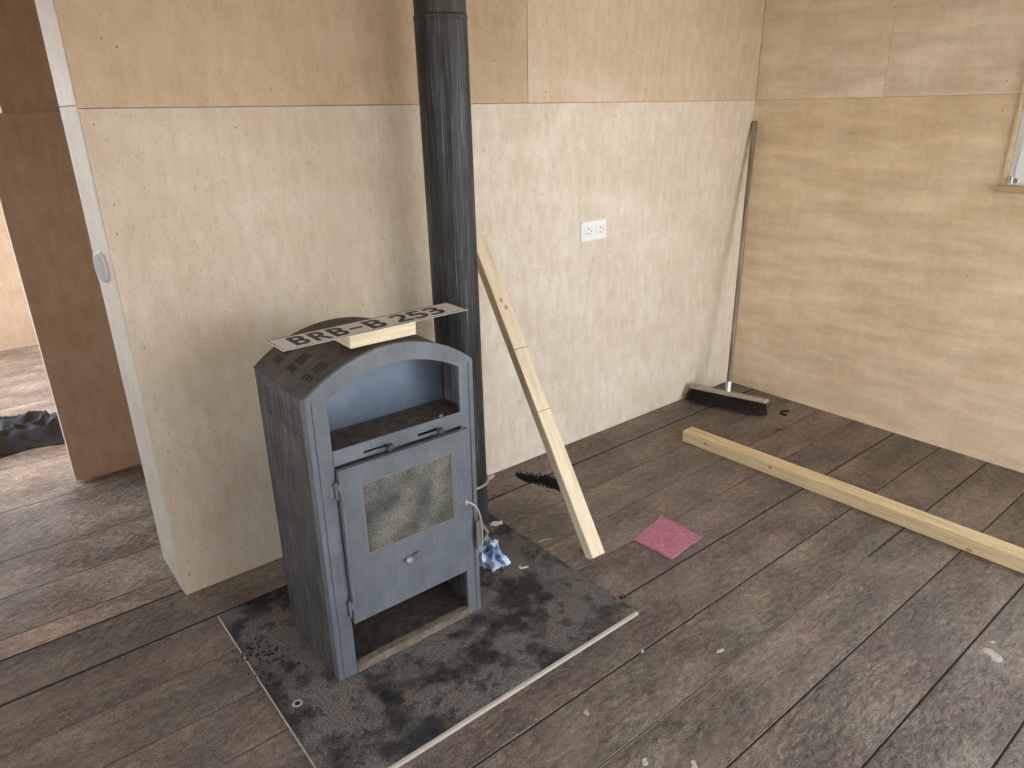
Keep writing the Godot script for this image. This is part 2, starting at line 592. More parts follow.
# ------------------------------------------------------------------ floor
func build_floor() -> void:
	var f := struct("floor", "worn brown plank floor running along the plywood wall")
	part("subfloor", gbox(Vector3(-1.6, -0.09, -3.9), Vector3(3.6, -0.032, 4.5)), M.subfloor, f)
	var cuts := [-3.66, -3.45, -3.14, -2.82, -2.39, -1.95, -1.51, -1.055, -0.645, -0.388, -0.147, -0.04, 0.168, 0.369, 0.57, 0.753, 0.951, 1.158, 1.357, 1.555, 1.764, 1.964, 2.166, 2.366, 2.57, 2.77, 2.97, 3.17, 3.37, 3.57, 3.77, 3.97, 4.17, 4.4]
	var wide := {0.369: 0.0035, 0.57: 0.0035, 0.753: 0.003, 0.168: 0.011, -0.04: 0.010, 0.951: 0.008, 1.158: 0.0055, 1.357: 0.0065, 1.764: 0.0065, 1.964: 0.006}
	for i in cuts.size() - 1:
		var z0: float = cuts[i]
		var z1: float = cuts[i + 1]
		var g0: float = wide.get(z0, 0.0055)
		var g1: float = wide.get(z1, 0.0055)
		var x0 := -1.45 if z0 < -0.1 else -1.45
		var x1 := 1.72 if z0 < -0.2 else XR
		var k := rng.randf_range(0.82, 0.98) * 0.53
		var geo := Geo.new()
		geo.uvo = Vector2(rng.randf() * 7.0, rng.randf() * 5.0)
		geo.tint = Color(k, k * rng.randf_range(0.98, 1.015), k * rng.randf_range(0.97, 1.02))
		if z0 == -0.147:
			geo.tint = Color(1.0, 0.93, 0.92)
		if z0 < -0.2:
			geo.tint = Color(k * 1.8, k * 1.88, k * 1.93)  # passage planks paler and greyer: light from the far room put into the tint
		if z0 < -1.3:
			geo.tint = Color(1.0, 0.99, 0.97)  # far-room planks near white: the strong light there put into the tint
		var lift := rng.randf_range(-0.0012, 0.0)
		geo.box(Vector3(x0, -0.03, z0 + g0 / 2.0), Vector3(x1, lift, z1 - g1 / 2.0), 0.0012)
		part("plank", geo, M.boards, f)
	# dark strips added so the lit joints read dark, one of them packed with sand
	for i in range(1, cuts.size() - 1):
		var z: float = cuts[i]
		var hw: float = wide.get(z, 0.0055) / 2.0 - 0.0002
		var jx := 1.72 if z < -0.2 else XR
		part("added_gap_strip", gbox(Vector3(-1.45, -0.03, z - hw), Vector3(jx, -0.0022, z + hw)), M.gap_dark, f)
	part("joint_sand", gbox(Vector3(0.4, -0.0021, 1.3574), Vector3(2.3, -0.0012, 1.3592)), M.joint_sand, f)
	# dried plaster drops, each with its own outline
	for s in [[2.091, 1.821, 0.036], [1.506, 1.305, 0.014], [1.043, 1.218, 0.013], [1.045, 1.418, 0.014], [1.447, 0.996, 0.009], [1.33, 1.16, 0.008], [2.15, 1.80, 0.009], [1.13, 1.50, 0.016]]:
		part("plaster_drop", splat(s[2], 0.003, int(s[0] * 1000)), M.plaster, f).position = Vector3(s[0], 0.0, s[1])
	# black crescent added for the shaded edge of a floor hole near the broom
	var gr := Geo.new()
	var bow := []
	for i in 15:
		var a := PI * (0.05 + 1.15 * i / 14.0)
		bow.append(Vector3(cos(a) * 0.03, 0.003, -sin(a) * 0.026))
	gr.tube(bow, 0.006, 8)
	part("painted_hole_rim", gr, M.soot, f).position = Vector3(3.222, 0.0, 0.482)

func splat(r: float, h: float, seed_: int) -> Geo:
	var g := Geo.new()
	var q := RandomNumberGenerator.new()
	q.seed = seed_
	var pts := []
	var k := 14
	var ph := q.randf() * TAU
	for i in k:
		var a := TAU * i / k
		var rr := r * (0.75 + 0.3 * sin(a * 2.0 + ph) + q.randf_range(-0.2, 0.2))
		pts.append(Vector3(cos(a) * rr, 0.0, sin(a) * rr * 0.75))
	for i in k:
		var a: Vector3 = pts[i]
		var b: Vector3 = pts[(i + 1) % k]
		var ai := a * 0.7 + UP * h
		var bi := b * 0.7 + UP * h
		g.quad(a, b, bi, ai, a + b + UP * 0.02)
		g.tri(ai, bi, UP * (h * 0.8), UP)
	return g


# ------------------------------------------------------------------ walls
func build_walls() -> void:
	var top := 2.36
	# back wall with its open end at x = 0.365
	var w := struct("wall_back", "pale birch plywood wall behind the stove")
	part("stud_core", gbox(Vector3(0.376, 0, -0.266), Vector3(XR + 0.2, top, -0.0125)), M.core, w)
	for s in [[0.3655, 1.4985, 0.0, SEAM, "ply_straw"], [1.50, XR, 0.0, SEAM, "ply_pale"], [0.3655, 1.887, SEAM + 0.0015, top, "ply_tan"], [1.8885, XR, SEAM + 0.0015, top, "ply_cream"]]:
		part("panel", gbox(Vector3(s[0], s[2], -0.012), Vector3(s[1], s[3], 0.0 if s[2] == 0.0 else -0.001), 0.001, Vector2(rng.randf() * 3, rng.randf() * 3)), M[s[4]], w)
	for s in [[0.0, SEAM + 0.008], [SEAM + 0.0095, top]]:
		part("end_board", gbox(Vector3(0.3645, s[0], -0.28), Vector3(0.3765, s[1], -0.0125), 0.001, Vector2(rng.randf(), rng.randf())), M.white_paint, w)
	part("passage_panel", gbox(Vector3(0.377, 0, -0.28), Vector3(1.75, top, -0.2665), 0.001), M.ply_tan, w)
	for s in [[1.962, 1.177], [2.37, 0.889], [2.796, 0.893], [1.939, 0.874], [2.355, 0.522], [2.787, 0.562], [2.921, 0.384], [1.93, 0.513], [1.979, 1.563], [1.979, 1.477], [1.727, 1.667], [0.401, 1.278], [0.393, 1.199], [0.4, 0.867], [0.403, 0.527], [0.392, 0.121], [0.388, 0.069], [3.333, 1.467], [1.116, 0.867], [0.454, 1.691], [0.394, 1.484], [0.762, 1.466], [0.486, 1.672], [2.37, 1.47], [2.80, 1.47]]:
		screw(w, Vector3(s[0], s[1], 0.0), Basis(Vector3.RIGHT, PI / 2))
	# right wall with the window opening
	var r := struct("wall_right", "honey-coloured plywood wall with a small window")
	var hole := Rect2(1.196, 1.183, 1.9, 0.92)
	var fr := func(d0: float) -> Callable: return func(u: float, v: float, d: float) -> Vector3: return Vector3(XR + d0 + d, v, u)
	var co := Geo.new()
	co.sheet([-0.0125, 4.4], [0.0, top], [hole], fr.call(0.0125), 0.12)
	part("stud_core", co, M.core, r)
	for s in [[0.0, 2.62, 0.0, SEAM, "ply_gold"], [2.6215, 4.25, 0.0, SEAM, "ply_gold"], [0.0, 0.637, SEAM + 0.0015, top, "ply_gold_pale"], [0.6385, 2.16, SEAM + 0.0015, top, "ply_gold_pale"], [2.1615, 4.25, SEAM + 0.0015, top, "ply_gold_pale"]]:
		var g := Geo.new()
		g.uvo = Vector2(rng.randf() * 3, rng.randf() * 3)
		g.sheet([s[0], s[1]], [s[2], s[3]], [hole], fr.call(0.0 if s[2] == 0.0 else 0.001), 0.0115)
		part("panel", g, M[s[4]], r)
	for s in [[0.628, 1.878], [0.642, 1.574], [0.644, 1.466], [1.109, 1.571], [1.117, 1.463], [0.646, 1.128], [0.04, 1.465], [0.065, 1.884], [0.646, 0.8], [0.646, 0.45], [1.12, 0.8]]:
		screw(r, Vector3(XR, s[1], s[0]), Basis(Vector3.BACK, PI / 2))
	build_window(hole)
	# walls that close the cabin behind the camera, with their windows
	var re := struct("wall_rear")
	var g := Geo.new()
	var back := Rect2(0.75, 0.06, 2.5, 2.08)
	g.sheet([-1.45, XR + 0.2], [0.0, top], [back], func(u: float, v: float, d: float) -> Vector3: return Vector3(u, v, 4.25 + d), 0.1)
	part("panel", g, M.ply_tan, re)
	glazing("window_2", Vector3(0.75, 0.06, 4.30), Vector3(2.5, 2.08, 0), 3, true)
	var le := struct("wall_left")
	g = Geo.new()
	var lh := Rect2(1.2, 0.8, 1.9, 1.3)
	g.sheet([-0.28, 4.25], [0.0, top], [lh], func(u: float, v: float, d: float) -> Vector3: return Vector3(-1.45 - d, v, u), 0.1)
	part("panel", g, M.ply_tan, le)
	glazing("window_3", Vector3(-1.50, 0.8, 1.2), Vector3(1.9, 1.3, 0), 2, false)
	var lf := struct("wall_front_left")
	part("panel", gbox(Vector3(-1.45, 0, -0.28), Vector3(-0.62, top, 0.0)), M.ply_tan, lf)
	part("lintel", gbox(Vector3(-0.62, 2.12, -0.28), Vector3(0.3645, top, 0.0)), M.ply_tan, lf)
	# passage and the bright room beyond it
	var pa := struct("wall_passage", "brown plywood partition standing in the shaded passage")
	part("lower_panel", gbox(Vector3(0.226, 0.012, -1.165), Vector3(1.72, 1.523, -1.127), 0.0015, Vector2(0.3, 0.2)), M.ply_rosy, pa)
	part("painted_lit_edge", gbox(Vector3(0.2225, 0.012, -1.166), Vector3(0.2255, 1.523, -1.126), 0.0), M.ply_pale, pa)  # pale strip: light falling on the panel edge, put into its colour
	part("upper_panel", gbox(Vector3(0.31, 1.51, -1.25), Vector3(1.72, top, -1.23), 0.001, Vector2(0.7, 0.9)), M.ply_rosy, pa)
	part("foot_batten", gbox(Vector3(0.30, 0.0, -1.164), Vector3(1.72, 0.0118, -1.14), 0.0), M.ply_rosy, pa)
	part("rear_panel", gbox(Vector3(0.26, 0.0, -1.25), Vector3(1.72, 1.51, -1.19), 0.0), M.ply_rosy, pa)
	var fa := struct("wall_far", "sunlit tan plywood wall of the room beyond")
	g = Geo.new()
	g.sheet([-0.65, 1.75], [0.0, top], [Rect2(0.66, 0.12, 1.0, 2.0)], func(u: float, v: float, d: float) -> Vector3: return Vector3(u, v, -3.66 - d), 0.1)
	part("panel", g, M.ply_peach, fa)
	glazing("added_window_5", Vector3(0.66, 0.12, -3.71), Vector3(1.0, 2.0, 0), 1, true)  # unseen window added behind the partition to brighten the far-room floor
	var fl := struct("wall_far_left")
	g = Geo.new()
	var fh := Rect2(-3.55, 0.12, 2.2, 2.0)
	g.sheet([-3.66, -1.2], [0.0, top], [fh], func(u: float, v: float, d: float) -> Vector3: return Vector3(-0.55 - d, v, u), 0.1)
	part("panel", g, M.ply_tan, fl)
	part("passage_panel", gbox(Vector3(-1.55, 0, -1.2), Vector3(-1.45, top, -0.28)), M.ply_tan, fl)
	part("return_panel", gbox(Vector3(-1.45, 0, -1.3), Vector3(-0.65, top, -1.2)), M.ply_tan, fl)
	glazing("window_4", Vector3(-0.60, 0.12, -3.55), Vector3(2.2, 2.0, 0), 2, false)
	var fx := struct("wall_far_right")
	part("panel", gbox(Vector3(1.72, 0, -3.66), Vector3(1.82, top, -0.28)), M.ply_tan, fx)
	var ce := struct("ceiling")
	part("panel", gbox(Vector3(-1.6, top, -3.85), Vector3(3.65, top + 0.08, 4.5)), M.ceiling_ply, ce)
	# the finger pull let into the white end of the back wall
	var pull := thing("door_pull", "small oval white pull on the white end board of the partition", "door pull", Vector3(0.3645, 1.088, -0.143))
	var pg := Geo.new()
	pg.lathe([[0.0, 0.006], [0.70, 0.006], [0.80, 0.013], [0.93, 0.013], [1.0, 0.004], [1.0, 0.0]], 36, Transform3D(Basis(Vector3(0, 0.046, 0), Vector3(-1.4, 0, 0), Vector3(0, 0, 0.043)), Vector3.ZERO))
	part("rim", pg, M.white_plastic, pull)

func screw(parent: Node3D, at: Vector3, b: Basis) -> void:
	var g := Geo.new()
	g.lathe([[0.0, 0.0003], [0.0012, 0.0006], [0.0026, 0.0005], [0.0028, -0.001]], 8)
	var o := part("screw_head", g, M.screw, parent)
	o.position = at
	o.basis = b

# window frame, mullions and panes standing in an opening; along x, or along z where along_x is false
func glazing(called: String, at: Vector3, size: Vector3, bays: int, along_x: bool) -> void:
	var o := struct(called)
	var b := Basis.IDENTITY if along_x else Basis(Vector3(0, 0, 1), Vector3.UP, Vector3(-1, 0, 0))
	var xf := Transform3D(b, at)
	var g := Geo.new()
	var t := 0.055
	g.box(Vector3(0, 0, -0.03), Vector3(size.x, t, 0.03), 0.003, xf)
	g.box(Vector3(0, size.y - t, -0.03), Vector3(size.x, size.y, 0.03), 0.003, xf)
	for i in bays + 1:
		var x := clampf(size.x * i / bays - t / 2.0, 0.0, size.x - t)
		g.box(Vector3(x, t, -0.028), Vector3(x + t, size.y - t, 0.028), 0.003, xf)
	part("frame", g, M.window_white, o)
	for i in bays:
		var p := Geo.new()
		p.box(Vector3(size.x * i / bays + t / 2.0, t, -0.003), Vector3(size.x * (i + 1) / bays - t / 2.0, size.y - t, 0.003), 0.0, xf)
		part("pane", p, M.pane, o)

func build_window(h: Rect2) -> void:
	var o := struct("window_1", "small white window with a wooden casing in the honey plywood wall")
	var z0 := h.position.x
	var z1 := h.end.x
	var y0 := h.position.y
	var y1 := h.end.y
	# casing of planed wood on the wall face and a sill below it
	part("casing", gbox(Vector3(XR - 0.012, y0, z0 - 0.025), Vector3(XR, y1 + 0.03, z0 - 0.009), 0.002), M.casing_wood, o)
	part("casing", gbox(Vector3(XR - 0.012, y0, z1 - 0.002), Vector3(XR, y1 + 0.03, z1 + 0.033), 0.002), M.casing_wood, o)
	part("casing", gbox(Vector3(XR - 0.012, y1, z0 + 0.003), Vector3(XR, y1 + 0.03, z1 - 0.003), 0.002), M.casing_wood, o)
	part("sill", gbox(Vector3(XR - 0.03, y0 - 0.026, z0 - 0.036), Vector3(XR + 0.10, y0, z1 + 0.042), 0.003), M.sill_wood, o)
	var g := Geo.new()
	for s in [[z0 - 0.008, z0 + 0.05, y0, y1], [z1 - 0.05, z1, y0, y1], [z0 + 0.05, z1 - 0.05, y0, y0 + 0.05], [z0 + 0.05, z1 - 0.05, y1 - 0.05, y1]]:
		g.box(Vector3(XR - 0.004, s[2], s[0]), Vector3(XR + 0.07, s[3], s[1]), 0.003)
	part("frame", g, M.window_white, o)
	g = Geo.new()
	for s in [[z0 + 0.016, z0 + 0.075, y0 + 0.012, y1 - 0.012], [z1 - 0.075, z1 - 0.016, y0 + 0.012, y1 - 0.012], [z0 + 0.075, z1 - 0.075, y0 + 0.012, y0 + 0.072], [z0 + 0.075, z1 - 0.075, y1 - 0.072, y1 - 0.012]]:
		g.box(Vector3(XR - 0.016, s[2], s[0]), Vector3(XR + 0.05, s[3], s[1]), 0.004)
	part("sash", g, M.window_white, o)
	g = Geo.new()
	g.box(Vector3(XR + 0.012, y0 + 0.07, z0 + 0.072), Vector3(XR + 0.018, y1 - 0.07, z1 - 0.072))
	part("pane", g, M.pane, o)
	g = Geo.new()
	g.lathe([[0.0, 0.0], [0.006, 0.0], [0.006, 0.03], [0.0, 0.03]], 12, Transform3D(Basis.IDENTITY, Vector3(XR - 0.02, y0 + 0.006, z0 + 0.012)))
	g.box(Vector3(XR - 0.022, y0 + 0.012, z0 + 0.014), Vector3(XR - 0.014, y0 + 0.028, z0 + 0.035), 0.001)
	part("hinge", g, M.bright_steel, o)


# ------------------------------------------------------------------ stove and what belongs to it
func build_hearth() -> void:
	var o := thing("hearth_plate", "dirty dark hearth board with pale edges lying under the stove", "hearth board", Vector3(0.927, 0, 0.616))
	part("board", gbox(Vector3(-0.517, 0, -0.428), Vector3(0.517, 0.0105, 0.428), 0.0015), M.hearth_core, o)
	part("facing", gbox(Vector3(-0.5155, 0.0106, -0.4275), Vector3(0.517, 0.012, 0.419), 0.0005, Vector2(0.2, 0.7)), M.hearth_top, o)
	var g := Geo.new()
	g.lathe([[0.0, 0.0002], [0.0075, 0.0002], [0.0085, 0.001], [0.0125, 0.001], [0.014, 0.0]], 20)
	var e := part("eyelet", g, M.bright_steel, o)
	e.position = Vector3(0.459 - 0.927, 0.012, 0.70 - 0.616)
	g = Geo.new()
	g.lathe([[0.0, 0.0005], [0.0072, 0.0005], [0.0072, 0.0]], 14)
	part("painted_eyelet_hole", g, M.soot, e)  # black disc painting the dark of the open eyelet hole

func arc_point(a: float, r: float) -> Vector2:
	return Vector2(sin(a) * r, 0.5614 + cos(a) * r)

func build_stove() -> void:
	var o := thing("wood_stove", "grey steel wood stove with an arched top and sooty door window", "stove", Vector3(0.8262, 0.0136, 0.7073))
	o.scale = Vector3(0.980, 0.989, 0.992)
	o.rotation.z = -0.006
	var R := 0.3866
	var amax := asin(0.2515 / R)
	# front frame: two jambs with a raised outer edge, the sill and the arched head
	var g := Geo.new()
	for s in [-1.0, 1.0]:
		var inner := 0.194 if s < 0 else 0.2035
		g.box(Vector3(minf(s * 0.2515, s * 0.236), 0, -0.03), Vector3(maxf(s * 0.2515, s * 0.236), 0.853, 0.0006), 0.002)
		g.box(Vector3(minf(s * 0.2345, s * inner), 0, -0.012), Vector3(maxf(s * 0.2345, s * inner), 0.852, -0.0006), 0.0012)
		g.box(Vector3(minf(s * 0.2365, s * 0.2340), 0, -0.012), Vector3(maxf(s * 0.2365, s * 0.2340), 0.848, -0.0025), 0.0)
	var K := 28
	for i in K:
		var q := []
		for e in [i, i + 1]:
			var f := float(e) / K
			var a := lerpf(-amax, amax, f)
			var po := arc_point(a, R)
			var xi := lerpf(-0.194, 0.2035, f)
			var yi := 0.842 + 0.058 * (1.0 - pow(absf(2.0 * f - 1.0), 2.0))
			q.append([po, Vector2(xi, yi)])
		var P := func(w: Vector2, z: float) -> Vector3: return Vector3(w.x, w.y, z)
		g.quad(P.call(q[0][0], 0.0), P.call(q[1][0], 0.0), P.call(q[1][1], 0.0), P.call(q[0][1], 0.0), Vector3.BACK)
		g.quad(P.call(q[0][0], -0.012), P.call(q[1][0], -0.012), P.call(q[1][1], -0.012), P.call(q[0][1], -0.012), Vector3.FORWARD)
		g.quad(P.call(q[0][0], 0.0), P.call(q[1][0], 0.0), P.call(q[1][0], -0.012), P.call(q[0][0], -0.012), P.call(q[0][0] - Vector2(0, 0.56), 0.0))
		g.quad(P.call(q[0][1], 0.0), P.call(q[1][1], 0.0), P.call(q[1][1], -0.012), P.call(q[0][1], -0.012), Vector3.DOWN)
	part("front_frame", g, M.stove_front, o)
	part("sill", gbox(Vector3(-0.194, 0, -0.024), Vector3(0.2035, 0.026, 0.003), 0.002), M.ash_dust, o)
	# arched top with its vent slits
	g = Geo.new()
	var us := []
	for i in 29:
		us.append(lerpf(-amax, amax, i / 28.0))
	var holes := []
	var zs := [-0.29, -0.195, -0.095]
	for zz in zs:
		for row in [[0.586, 0.533], [0.506, 0.408]]:
			for k in 3:
				for s in [-1.0, 1.0]:
					var a0: float = minf(s * row[0], s * row[1])
					holes.append(Rect2(a0, zz - 0.002 + k * 0.0165, absf(row[0] - row[1]), 0.0085))
	g.sheet(us, [-0.345, -0.012], holes, func(u: float, v: float, d: float) -> Vector3:
		var p := arc_point(u, R - 0.004 - d)
		return Vector3(p.x, p.y, v), 0.003)
	part("arched_top", g, M.stove_cover, o)
	# side panels with upright slits
	for s in [-1.0, 1.0]:
		g = Geo.new()
		holes = []
		for zz in zs:
			for row in [0.737, 0.782]:
				for k in 3:
					holes.append(Rect2(zz - 0.002 + k * 0.0155 + (0.004 if row > 0.75 else 0.0), row, 0.0068, 0.038))
		g.sheet([-0.345, -0.028], [0.0, 0.85], holes, func(u: float, v: float, d: float) -> Vector3: return Vector3(s * (0.2455 - d), v, u), 0.003)
		part("side_panel", g, M.stove_side, o)
	# folded rear edge and back
	g = Geo.new()
	g.box(Vector3(-0.2425, 0.0, -0.345), Vector3(0.2425, 0.84, -0.341))
	for i in 14:
		var a0 := lerpf(-amax, amax, i / 14.0)
		var a1 := lerpf(-amax, amax, (i + 1) / 14.0)
		var p0 := arc_point(a0, R - 0.008)
		var p1 := arc_point(a1, R - 0.008)
		g.quad(Vector3(p0.x * 0.96, 0.84, -0.343), Vector3(p1.x * 0.96, 0.84, -0.343), Vector3(p1.x, p1.y, -0.343), Vector3(p0.x, p0.y, -0.343), Vector3.FORWARD)
	part("back_panel", g, M.stove_side, o)
	g = Geo.new()
	var ws := []
	for i in 15:
		ws.append(lerpf(-amax, amax, i / 14.0) * 0.93)
	g.sheet(ws, [-0.338, -0.0125], [], func(u: float, v: float, d: float) -> Vector3:
		var p := arc_point(u, R - 0.032 - d)
		return Vector3(p.x * 1.02, p.y, v), 0.002)
	part("added_slit_arch", g, M.soot, o)  # black liner added under the arch so its slits look dark
	part("added_slit_shell", gbox(Vector3(-0.222, 0.207, -0.334), Vector3(0.222, 0.84, -0.150)), M.soot, o)  # black box added behind the panels to keep the slits dark
	# warming compartment
	part("compartment_floor", gbox(Vector3(-0.2415, 0.690, -0.138), Vector3(0.2415, 0.696, -0.0125)), M.rusty_plate, o)
	g = Geo.new()
	for i in 20:
		var p0 := arc_point(lerpf(-amax, amax, i / 20.0) * 0.955, R - 0.034)
		var p1 := arc_point(lerpf(-amax, amax, (i + 1) / 20.0) * 0.955, R - 0.034)
		for z in [-0.139, -0.144]:
			g.quad(Vector3(p0.x * 1.075, 0.69, z), Vector3(p1.x * 1.075, 0.69, z), Vector3(p1.x * 1.075, p1.y, z), Vector3(p0.x * 1.075, p0.y, z), Vector3(0, 0, z + 0.1415))
	part("compartment_back", g, M.compartment_steel, o)
	# control strip with two air slides
	g = Geo.new()
	holes = [Rect2(-0.1095, 0.6745, 0.085, 0.006), Rect2(0.058, 0.6725, 0.06, 0.0075)]
	g.sheet([-0.194, 0.2035], [0.664, 0.706], holes, func(u: float, v: float, d: float) -> Vector3: return Vector3(u, v, 0.001 - d), 0.004)
	var strip := part("control_strip", g, M.stove_front, o)
	for x in [-0.040, 0.121]:
		g = Geo.new()
		var xf := Transform3D(Basis(Vector3.RIGHT, PI / 2), Vector3(x, 0.6765, 0.001))
		g.lathe([[0.0035, 0.0], [0.0035, 0.012], [0.0105, 0.014], [0.0115, 0.020], [0.009, 0.025], [0.0, 0.026]], 18, xf)
		part("slide_knob", g, M.dark_steel, strip)
	g = Geo.new()
	g.lathe([[0.006, 0.0], [0.006, 0.006], [0.004, 0.009], [0.0, 0.010]], 14, Transform3D(Basis.IDENTITY, Vector3(0.152, 0.696, -0.022)))
	part("stud", g, M.dull_wire, o)
	part("firebox_shelf", gbox(Vector3(-0.2415, 0.200, -0.340), Vector3(0.2415, 0.206, -0.0125)), M.dark_steel, o)
	part("lower_crossbar", gbox(Vector3(-0.194, 0.186, -0.016), Vector3(0.2035, 0.660, -0.012)), M.dark_steel, o)
	part("ash_floor", gbox(Vector3(-0.2415, 0.0, -0.340), Vector3(0.2415, 0.006, -0.021)), M.rusty_plate, o)
	# door
	var d := Node3D.new()
	d.name = "door"
	o.add_child(d)
	g = Geo.new()
	var dh := Rect2(-0.1300, 0.3775, 0.288, 0.2185)
	g.sheet([-0.1925, 0.2165], [0.180, 0.6555], [dh], func(u: float, v: float, dd: float) -> Vector3: return Vector3(u, v, 0.014 - dd), 0.014)
	g.box(Vector3(-0.1925, 0.180, 0.0142), Vector3(-0.1855, 0.6555, 0.0172), 0.001)
	g.box(Vector3(-0.1852, 0.6515, 0.0142), Vector3(0.2165, 0.6555, 0.0162), 0.001)
	part("door_plate", g, M.stove_front, d)
	g = Geo.new()
	for s in [[-0.1295, -0.1265, 0.378, 0.5955], [0.1545, 0.1575, 0.378, 0.5955], [-0.1265, 0.1545, 0.378, 0.381], [-0.1265, 0.1545, 0.5925, 0.5955]]:
		g.box(Vector3(s[0], s[2], 0.004), Vector3(s[1], s[3], 0.0135), 0.001)
	part("gasket", g, M.gasket, d)
	part("glass_pane", gbox(Vector3(-0.1265, 0.381, 0.003), Vector3(0.1545, 0.5925, 0.0085), 0.0, Vector2(0.2, 0.4)), M.sooty_glass, d)
	g = Geo.new()
	g.lathe([[0.004, 0.0], [0.004, 0.008], [0.009, 0.010], [0.010, 0.016], [0.007, 0.021], [0.0, 0.022]], 18, Transform3D(Basis(Vector3.RIGHT, PI / 2), Vector3(-0.012, 0.317, 0.014)))
	part("air_knob", g, M.bright_steel, d)
	g = Geo.new()
	g.tube([Vector3(0.002, 0.3195, 0.016), Vector3(0.024, 0.325, 0.0165)], 0.0022, 8)
	part("air_lever", g, M.dark_steel, d)
	var hd := Node3D.new()
	hd.name = "handle"
	d.add_child(hd)
	g = Geo.new()
	var path := []
	for i in 13:
		var a := i / 12.0
		path.append(Vector3(0.196 + 0.052 * sin(a * PI * 0.5), 0.423 - 0.16 * a * a - 0.01 * a, 0.020 + 0.014 * sin(a * PI)))
	g.tube(path, 0.0035, 10)
	g.lathe([[0.0, 0.0], [0.007, 0.0], [0.007, 0.008], [0.0, 0.010]], 14, Transform3D(Basis(Vector3.RIGHT, PI / 2), Vector3(0.197, 0.421, 0.014)))
	part("rod", g, M.dull_wire, hd)
	g = Geo.new()
	g.box(Vector3(0.235, 0.238, 0.010), Vector3(0.253, 0.338, 0.020), 0.002)
	g.tube([Vector3(0.249, 0.332, 0.014), Vector3(0.284, 0.276, 0.004), Vector3(0.249, 0.243, 0.010)], 0.0052, 8)
	part("grip", g, M.gasket, hd)
	for y in [[0.575, 0.622], [0.206, 0.258]]:
		g = Geo.new()
		g.lathe([[0.0, y[0]], [0.0042, y[0]], [0.0042, y[1]], [0.0, y[1]]], 12, Transform3D(Basis.IDENTITY, Vector3(-0.199, 0, 0.009)))
		g.box(Vector3(-0.213, y[0] + 0.004, -0.003), Vector3(-0.200, y[1] - 0.012, 0.001), 0.0008)
		g.box(Vector3(-0.1965, y[0] + 0.022, 0.012), Vector3(-0.190, y[1] - 0.004, 0.0165), 0.0008)
		part("hinge", g, M.hinge_steel, o)

func build_pipe() -> void:
	var o := thing("stove_pipe", "black stove pipe rising beside the stove in front of the wall", "stovepipe", Vector3(1.353, 0, 0.245))
	var lean := Transform3D(Basis(Vector3.BACK, 0.0085), Vector3.ZERO)
	var g := Geo.new()
	g.lathe([[0.0, 0.0135], [0.0805, 0.0135], [0.0805, 1.752], [0.082, 1.757], [0.082, 1.766], [0.0795, 1.770], [0.07, 1.770]], 48, lean)
	part("lower_section", g, M.pipe, o)
	g = Geo.new()
	g.lathe([[0.0785, 1.76], [0.0785, 2.355]], 48, lean)
	part("upper_section", g, M.pipe_upper, o)
	g = Geo.new()
	var ring := []
	for i in 33:
		var a := TAU * i / 32.0
		ring.append(Vector3(cos(a) * 0.083, 0.185, sin(a) * 0.083))
	g.tube(ring, 0.0055, 8, false)
	g.box(Vector3(0.070, 0.178, 0.035), Vector3(0.092, 0.192, 0.052), 0.002)
	g.lathe([[0.0, 0.0], [0.005, 0.0], [0.005, 0.022], [0.0, 0.024]], 10, Transform3D(Basis(Vector3.BACK, -PI / 2), Vector3(0.080, 0.186, 0.044)))
	part("clamp", g, M.dull_wire, o)
	g = Geo.new()
	var elbow := [Vector3(0, 0.50, 0)]
	for i in 9:
		var a := i / 8.0 * PI / 2.0
		elbow.append(Vector3(-0.30 - 0.075 * sin(a), 0.50, 0.0 + 0.075 * (1.0 - cos(a))))
	elbow.append(Vector3(-0.375, 0.50, 0.118))
	g.tube(elbow, 0.062, 24, false)
	part("flue_elbow", g, M.pipe, o)

func build_plate_and_block() -> void:
	var b := thing("wood_block", "small pale offcut of wood on the stove top under the number plate", "wood block", Vector3(0.833, 0.9515, 0.622))
	b.rotation.y = -0.02
	part("block", gbox(Vector3(-0.096, 0, -0.048), Vector3(0.094, 0.0365, 0.048), 0.0015, Vector2(0.3, 0.2)), M.pine, b)
	var o := thing("number_plate", "white number plate with black letters lying across the stove top", "number plate", Vector3(0.8260, 0.9884, 0.628))
	o.rotation.y = 0.012
	part("sheet", gbox(Vector3(-0.266, 0, -0.053), Vector3(0.266, 0.0015, 0.053), 0.0006), M.plate_white, o)
	var g := Geo.new()
	for s in [[-0.263, -0.261, -0.050, 0.050], [0.261, 0.263, -0.050, 0.050], [-0.261, 0.261, -0.050, -0.048], [-0.261, 0.261, 0.048, 0.050]]:
		g.box(Vector3(s[0], 0.0015, s[2]), Vector3(s[1], 0.0021, s[3]))
	part("border", g, M.plate_black, o)
	var font := SystemFont.new()
	font.font_names = PackedStringArray(["Droid Sans"])
	font.font_weight = 700
	var x := -0.224
	for word in [["BRB", 0.144], ["-", 0.036], ["B", 0.048], ["253", 0.152]]:
		var t := TextMesh.new()
		t.text = word[0]
		t.font = font
		t.font_size = 64
		t.pixel_size = 0.001
		t.depth = 0.01
		t.curve_step = 2.0
		var bb := t.get_aabb()
		var m := MeshInstance3D.new()
		m.name = "lettering"
		m.mesh = t
		m.material_override = M.plate_black
		var sx: float = word[1] / bb.size.x
		var sy: float = (0.073 if word[0] != "-" else 0.0105) / bb.size.y
		var bs := Basis(Vector3(sx, 0, 0), Vector3(0, 0, -sy), Vector3(0, 0.09, 0))
		m.transform = Transform3D(bs, Vector3(x, 0.0019, 0.0) - bs * Vector3(bb.position.x, bb.get_center().y, 0))
		o.add_child(m, true)
		x += word[1] + (0.030 if word[0] == "B" else 0.012)


